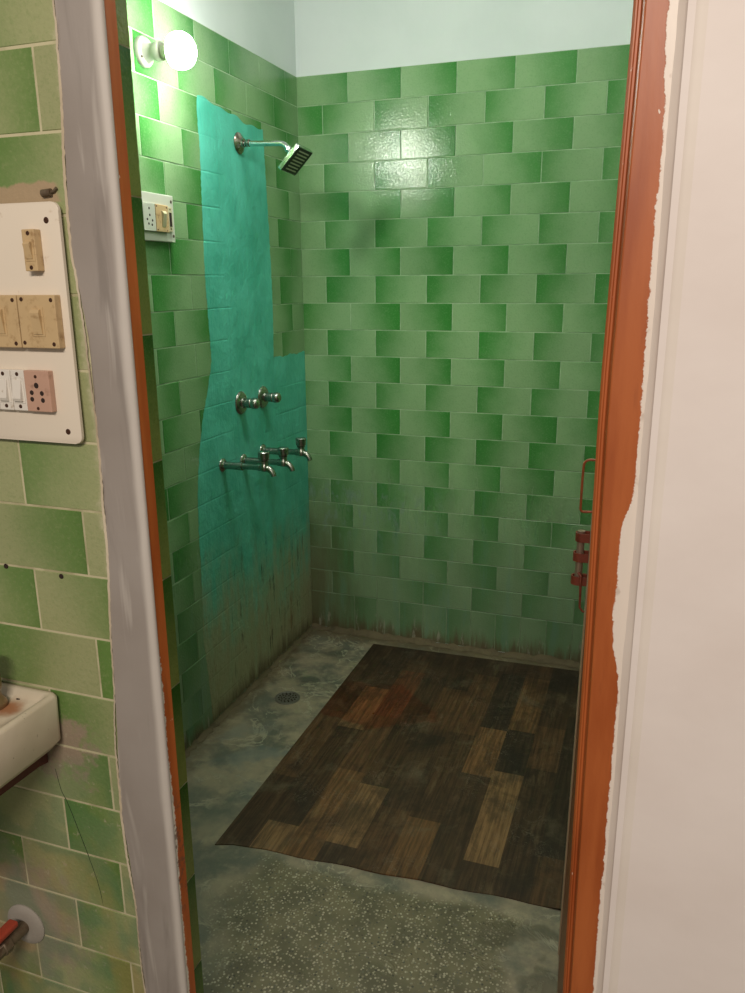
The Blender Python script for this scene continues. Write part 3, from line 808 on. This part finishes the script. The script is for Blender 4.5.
lathe(bm, [(0, -.013), (.009, -.0125), (.0145, -.008), (.0158, 0), (.0145, .007), (.0120, .011), (.0120, .017), (.0145, .019), (.0145, .022)], (.1545, 0, .003), (0, 0, 1), 24)
sp = [(.1535, 0, .001), (.160, 0, .001), (.172, 0, -.002), (.180, 0, -.008), (.186, 0, -.017), (.187, 0, -.024)]
tube(bm, sp, [.0125, .0118, .0108, .0098, .0090, .0092], 16)
link('tap_body', bm, M['chrome_dull'], t, True)
bm = bmesh.new(); lathe(bm, [(.0105, .022), (.0150, .0235), (.0178, .028), (.0184, .036), (.0190, .047), (.0190, .050), (.0170, .052), (0, .0525)], (.1545, 0, .003), (0, 0, 1), 24)
link('tap_handle', bm, M['chrome_dull'], t, True)
t2 = copy_tree(t); t2.location = (0, -.54, .858); t2['label'] = 'middle one of the three long chrome taps on turquoise wall'
t3 = copy_tree(t); t3.location = (0, -.394, .864); t3['label'] = 'long chrome tap nearest the back corner of the row of three'

# ------------------------------------------------------------------ lamp holder and bulb
BZ, BY = 2.028, -.960
lh = thing('lamp_holder', 'off-white round batten lamp holder screwed to tiled wall near the doorway', 'lamp holder', (0, BY, BZ))
bm = bmesh.new(); lathe(bm, [(.037, .001), (.037, .009), (.034, .013), (.027, .015), (0, .015)], (0, 0, 0), (1, 0, 0), 36); link('mounting_base', bm, M['greyplastic'], lh, True)
bm = bmesh.new(); lathe(bm, [(.026, .015), (.022, .022), (.0185, .032), (.0185, .040), (.0225, .042), (.0235, .048), (.0235, .058), (.021, .061), (0, .061)], (0, 0, 0), (1, 0, -.06), 32); link('socket_collar', bm, M['greyplastic'], lh, True)
for a in (.6, 3.74):
    bm = bmesh.new(); lathe(bm, [(.0035, 0), (.003, .0012), (0, .0014)], (.0145, .030*math.cos(a), .030*math.sin(a)), (1, 0, 0), 10); link('screw', bm, M['brassscrew'], lh)
lb = thing('light_bulb', 'glowing white bulb in the lamp holder on the tiled wall', 'light bulb', (.056, BY, BZ-.004))
bm = bmesh.new(); lathe(bm, [(.012, .0), (.0155, .004), (.018, .014), (.024, .024), (.034, .032), (.037, .036)], (0, 0, 0), (1, 0, -.06), 28); link('bulb_neck', bm, M['whiteplastic'], lb, True)
bm = bmesh.new(); lathe(bm, [(.037, .036), (.0415, .044), (.0435, .056), (.042, .069), (.036, .081), (.025, .090), (.012, .095), (0, .0965)], (0, 0, 0), (1, 0, -.06), 32); link('bulb_globe', bm, M['glow'], lb, True)

# ------------------------------------------------------------------ shower-room switch plate
sb = thing('shower_switch_plate', 'small grey-white switch plate with socket on the shower wall below the bulb', 'switch plate', (0, -.9775, 1.622))
def dots(pts, r, x, parent, name='hole', m=None):
    for y, z in pts:
        bm = bmesh.new(); lathe(bm, [(r, 0), (r*.8, .0006), (0, .0006)], (x, y, z), (1, 0, 0), 10); link(name, bm, m or M['hole'], parent)
bm = bmesh.new(); box(bm, .001, .018, -.085, .085, -.0615, .0615, .002); link('back_box', bm, M['greyplastic'], sb)
# local y = world y - (-.9775); right end is +y
bm = bmesh.new(); box(bm, .018, .0245, -.068, -.0135, -.037, .034, .0012); so = link('socket', bm, M['greyplastic'], sb)
dots([(-.041, .020), (-.040, .003), (-.052, -.008), (-.029, -.010), (-.047, -.019), (-.032, -.021)], .0034, .0246, so)
bm = bmesh.new(); box(bm, .018, .026, -.0135, .046, -.037, .033, .0012); sw = link('switch', bm, M['bakelite'], sb)
bm = bmesh.new(); prism(bm, [(.026, -.024), (.0275, -.022), (.034, .010), (.029, .017), (.026, .017)], (0, .012, 0), (1, 0, 0), (0, 0, 1), (0, 1, 0), .017); link('rocker', bm, M['creamplastic'], sw)
dots([(-.008, .028), (.038, .027), (-.008, -.032), (.036, -.033)], .0024, .0261, sw, 'screw', M['brassscrew'])
bm = bmesh.new(); box(bm, .018, .0235, .049, .068, -.034, .030, .001); fu = link('fuse_unit', bm, M['creamplastic'], sb)
bm = bmesh.new(); box(bm, .0235, .0245, .053, .064, -.021, .016, .0003); link('fuse_slot', bm, M['hole'], fu)
dots([(.0585, .024), (.0585, -.027)], .0026, .0236, fu, 'screw', M['brassscrew'])
dots([(.074, .045), (.077, -.045)], .0045, .0181, sb, 'screw', M['brassscrew'])

# ------------------------------------------------------------------ hall switchboard
BX0, BX1, BZ0, BZ1 = .340, .581, 1.236, 1.551
bd = thing('switchboard', 'large cream switchboard with yellowed switches on the yellow-green tiled wall beside the doorway', 'switchboard', ((BX0+BX1)/2, FY, 1.393))
bxc, bzc = (BX0+BX1)/2, 1.393
def L2(x, z): return (x-bxc, z-bzc)
def onboard(name, x0, x1, z0, z1, d0, d1, m, parent, bev=.0012):
    bm = bmesh.new(); box(bm, x0-bxc, x1-bxc, -d1, -d0, z0-bzc, z1-bzc, bev); return link(name, bm, m, parent)
def bdots(pts, r, d, parent, name='screw', m=None):
    for x, z in pts:
        bm = bmesh.new(); lathe(bm, [(r, 0), (r*.8, .0007), (0, .0007)], (x-bxc, -d, z-bzc), (0, -1, 0), 12); link(name, bm, m or M['brassscrew'], parent)
onboard('wooden_box', BX0+.008, BX1-.008, BZ0+.008, BZ1-.008, .0, .008, M['boardside'], bd)
bm = bmesh.new(); x0, z0 = L2(BX0, BZ0); x1, z1 = L2(BX1, BZ1)
prism(bm, rrect(x0, x1, z0, z1, .011), (0, -.008, 0), (1, 0, 0), (0, 0, 1), (0, -1, 0), .005, bev=.001)
fp = link('face_plate', bm, M['board'], bd, True, angle=30)
D0 = .013
bdots([(.5605, 1.5285), (.559, 1.2525), (.36, 1.5285), (.36, 1.2535)], .0042, D0, bd)
def rocker(name, xc, zc, w, h, d, m, parent, up=True):
    bm = bmesh.new(); s = 1 if up else -1
    prism(bm, [(0, -s*h/2), (-.002, -s*h/2), (-.0060, s*h/2*.72), (-.004, s*h/2), (0, s*h/2)], (xc-w/2-bxc, -d, zc-bzc), (0, 1, 0), (0, 0, 1), (1, 0, 0), w); return link(name, bm, m, parent)
def piano(xc, zc, w, h, th, m, rw, rh, screws, up=True, mr=None):
    s = onboard('switch', xc-w/2, xc+w/2, zc-h/2, zc+h/2, D0, D0+th, m, bd)
    onboard('rocker_surround', xc-rw/2-.003, xc+rw/2+.003, zc-rh/2-.003, zc+rh/2+.003, D0+th, D0+th+.0008, mr or m, s, .0003)
    rocker('rocker', xc, zc, rw, rh, D0+th, mr or m, s, up)
    bdots(screws, .0029, D0+th, s)
    return s
piano(.5400, 1.4915, .020, .052, .013, M['bakelite'], .010, .021, [(.5400, 1.5125), (.5400, 1.4700)])
piano(.4300, 1.4915, .020, .052, .013, M['bakelite'], .010, .021, [(.4300, 1.5125), (.4300, 1.4700)])
for xc in (.5395, .4765, .4135):
    piano(xc, 1.401, .0615, .069, .012, M['bakelite'], .0145, .032, [(xc-.0235, 1.4300), (xc+.0245, 1.4290), (xc-.0255, 1.3735), (xc+.0225, 1.3720)])
for xc in (.4905, .4660, .4415):
    piano(xc, 1.308, .0235, .056, .009, M['whiteplastic'], .014, .029, [(xc, 1.3305), (xc, 1.2860)], False)
so = onboard('socket', .5030, .5445, 1.280, 1.336, D0, D0+.010, M['pinkplastic'], bd); so['label'] = 'dusty pink five-hole socket'
bdots([(.5225, 1.3160)], .0040, D0+.010, so, 'pin_hole', M['hole'])
bdots([(.5135, 1.3060), (.5305, 1.3055), (.5130, 1.2970), (.5310, 1.2960)], .0034, D0+.010, so, 'pin_hole', M['hole'])
bdots([(.5225, 1.3280), (.5215, 1.2845)], .0025, D0+.010, so)
# stub of old conduit above the board
cs = thing('conduit_stub', 'broken dark conduit stub sticking out just above the large cream switchboard', 'conduit', (.562, FY-.0015, 1.562))
bm = bmesh.new(); tube(bm, [(-.010, -.003, 0), (.004, -.003, .001)], .0048, 12); tube(bm, [(.003, -.003, .001), (.008, -.003, .002), (.013, -.003, .006)], .0018, 8)
link('stub', bm, M['oldpipe'], cs, True)

# ------------------------------------------------------------------ wash basin corner, its tap, the inlet valve
bs = thing('wash_basin', 'white porcelain wash basin corner with rust-stained ledge on a maroon bracket', 'basin', (.27, FY, .742))
def basin():
    # outer shell with a rim, a tap ledge at the wall and a sunken bowl
    bm = bmesh.new(); cx = .27
    xl, xr, yb, yf, zt, zb = .066, .479, -2.0215, -2.36, .8345, .742
    def ring(ins, z, r, yback=None):
        x0, x1, y0, y1 = xl+ins-cx, xr-ins-cx, yf+ins-FY, (yb if yback is None else yback)-FY-(ins if yback is None else 0)
        return [bm.verts.new((x, y, z-.742)) for x, y in rrect(x0, x1, y0, y1, r, 6)]
    R = [ring(.012, zb, .012), ring(.001, zb+.014, .014), ring(0, zt-.006, .012), ring(.003, zt-.001, .012), ring(.007, zt, .010), ring(.013, zt-.002, .010), ring(.017, zt-.010, .012), ring(.020, zt-.014, .014),
         ring(.036, zt-.0155, .03, -2.105), ring(.05, zt-.04, .04, -2.115), ring(.09, zt-.078, .04, -2.15)]
    bm.faces.new(R[0])
    for a, b in zip(R, R[1:]):
        n = len(a)
        for i in range(n): bm.faces.new((a[i], a[(i+1) % n], b[(i+1) % n], b[i]))
    bm.faces.new(R[-1])
    return bm
link('basin_bowl', basin(), M['basin'], bs, True, angle=50)
poly = [(0, 0), (-.24, 0), (-.24, -.030), (-.02, -.036), (0, -.040)]
for bx_ in (.418, .100):
    bm = bmesh.new(); prism(bm, poly, (bx_-.27, -.004, -.0), (0, 1, 0), (0, 0, 1), (1, 0, 0), .022)
    link('wall_bracket', bm, M['maroon'], bs)
lathe_o = bmesh.new(); lathe(lathe_o, [(.0042, 0), (.0035, .0008), (0, .0008)], (.4135-.27, -2.040-FY, .0785), (0, 0, 1), 10); link('overflow_hole', lathe_o, M['hole'], bs)
bt = thing('basin_tap', 'tarnished brass tap base standing on the wash basin ledge', 'tap', (.392, -2.072, .8195))
bm = bmesh.new(); lathe(bm, [(.021, 0), (.0225, .004), (.021, .010), (.0165, .016), (.0145, .021), (.014, .026), (.0165, .031), (.0172, .036), (.0172, .052), (.015, .056), (.011, .060), (.0105, .066)], (0, 0, 0), (0, 0, 1), 28); link('tap_body', bm, M['rusty'], bt, True)
bm = bmesh.new(); tube(bm, [(0, -.004, .044), (0, -.03, .05), (0, -.06, .052), (0, -.085, .046), (0, -.095, .03)], [.011, .0105, .0095, .009, .0095], 16); link('spout', bm, M['rusty'], bt, True)
bm = bmesh.new(); lathe(bm, [(.009, .064), (.017, .068), (.019, .074), (.018, .084), (.012, .090), (0, .091)], (0, 0, 0), (0, 0, 1), 12); link('tap_knob', bm, M['rusty'], bt, True)

av = thing('inlet_valve', 'corroded pipe valve with faded red lever on the tiled wall below the basin', 'valve', (.341, FY, .352))
bm = bmesh.new(); lathe(bm, [(.040, .002), (.040, .004), (.036, .007), (.024, .009), (.016, .009), (0, .009)], (0, 0, 0), (0, -1, 0), 32); o = link('wall_flange', bm, M['flangegrey'], av, True)
bm = bmesh.new(); tube(bm, [(0, -.005, 0), (-.002, -.05, -.001)], [.0125, .0125], 20)
tube(bm, [(-.002, -.045, -.001), (-.003, -.058, -.0012), (-.0035, -.060, -.0012), (-.006, -.10, -.003)], [.0165, .0165, .0145, .0145], 8)
lathe(bm, [(.0, -.016), (.015, -.014), (.018, 0), (.015, .014), (0, .016)], (-.007, -.112, -.003), (0, -1, -.1), 20)
tube(bm, [(-.007, -.115, -.003), (-.008, -.16, -.006), (-.010, -.21, -.012)], [.013, .013, .012], 16)
link('valve_body', bm, M['oldpipe'], av, True)
bm = bmesh.new(); tube(bm, [(-.006, -.098, .006), (-.002, -.098, .026)], .006, 12); link('valve_stem', bm, M['oldpipe'], av, True)
bm = bmesh.new(); box(bm, -.008, .012, -.160, -.028, .022, .034, .004, 3, M4=None); link('lever', bm, M['redplastic'], av, True)

# ------------------------------------------------------------------ light
hall = bpy.data.lights.new('hall_lamp', 'AREA'); hall.shape = 'RECTANGLE'; hall.size = 1.1; hall.size_y = .25; hall.energy = 52; hall.color = (1, .89, .78)
ho = bpy.data.objects.new('hall_lamp', hall); COL.objects.link(ho); ho.location = (1.4, -4.3, 2.6)
ho.rotation_euler = (Vector((1.15, -2.0, 1.0))-Vector(ho.location)).to_track_quat('-Z', 'Y').to_euler()
fill = bpy.data.lights.new('shower_fill_light', 'AREA'); fill.shape = 'DISK'; fill.size = .55; fill.energy = 9; fill.color = (1, .98, .90)  # added fill light, out of view, to lift the shower room's brightness
fo = bpy.data.objects.new('shower_fill_light', fill); COL.objects.link(fo); fo.location = (.95, -.95, 2.74)
w = bpy.data.worlds.new('hall_ambience'); bpy.context.scene.world = w; w.use_nodes = True
bg = w.node_tree.nodes['Background']; bg.inputs[0].default_value = (.95, .88, .80, 1); bg.inputs[1].default_value = .22

# ------------------------------------------------------------------ camera
cam = bpy.data.cameras.new('camera'); co = bpy.data.objects.new('camera', cam); COL.objects.link(co)
F_PX = 789.52
cam.sensor_fit = 'VERTICAL'; cam.sensor_height = 36; cam.lens = F_PX/993*36; cam.clip_start = .02
fwd = Vector(CAM_F) if 'CAM_F' in globals() else None
rv3 = Vector((.2631, .3376, .0381)); ang = rv3.length; K = rv3/ang
Rr = Matrix.Rotation(ang, 3, K)
Bm = Matrix(((1, 0, 0), (0, 0, -1), (0, 1, 0)))
Rcv = Rr @ Bm                              # world -> (right, down, forward)
right, down, fwd = Rcv[0], Rcv[1], Rcv[2]
co.matrix_world = Matrix(((right[0], -down[0], -fwd[0], 1.3128), (right[1], -down[1], -fwd[1], -2.9061), (right[2], -down[2], -fwd[2], 1.4481), (0, 0, 0, 1)))
bpy.context.scene.camera = co
sc = bpy.context.scene
sc.view_settings.view_transform = 'Standard'; sc.view_settings.look = 'None'; sc.view_settings.exposure = 0.0; sc.view_settings.gamma = 1
sc.cycles.use_denoising = True
sc.cycles.max_bounces = 8
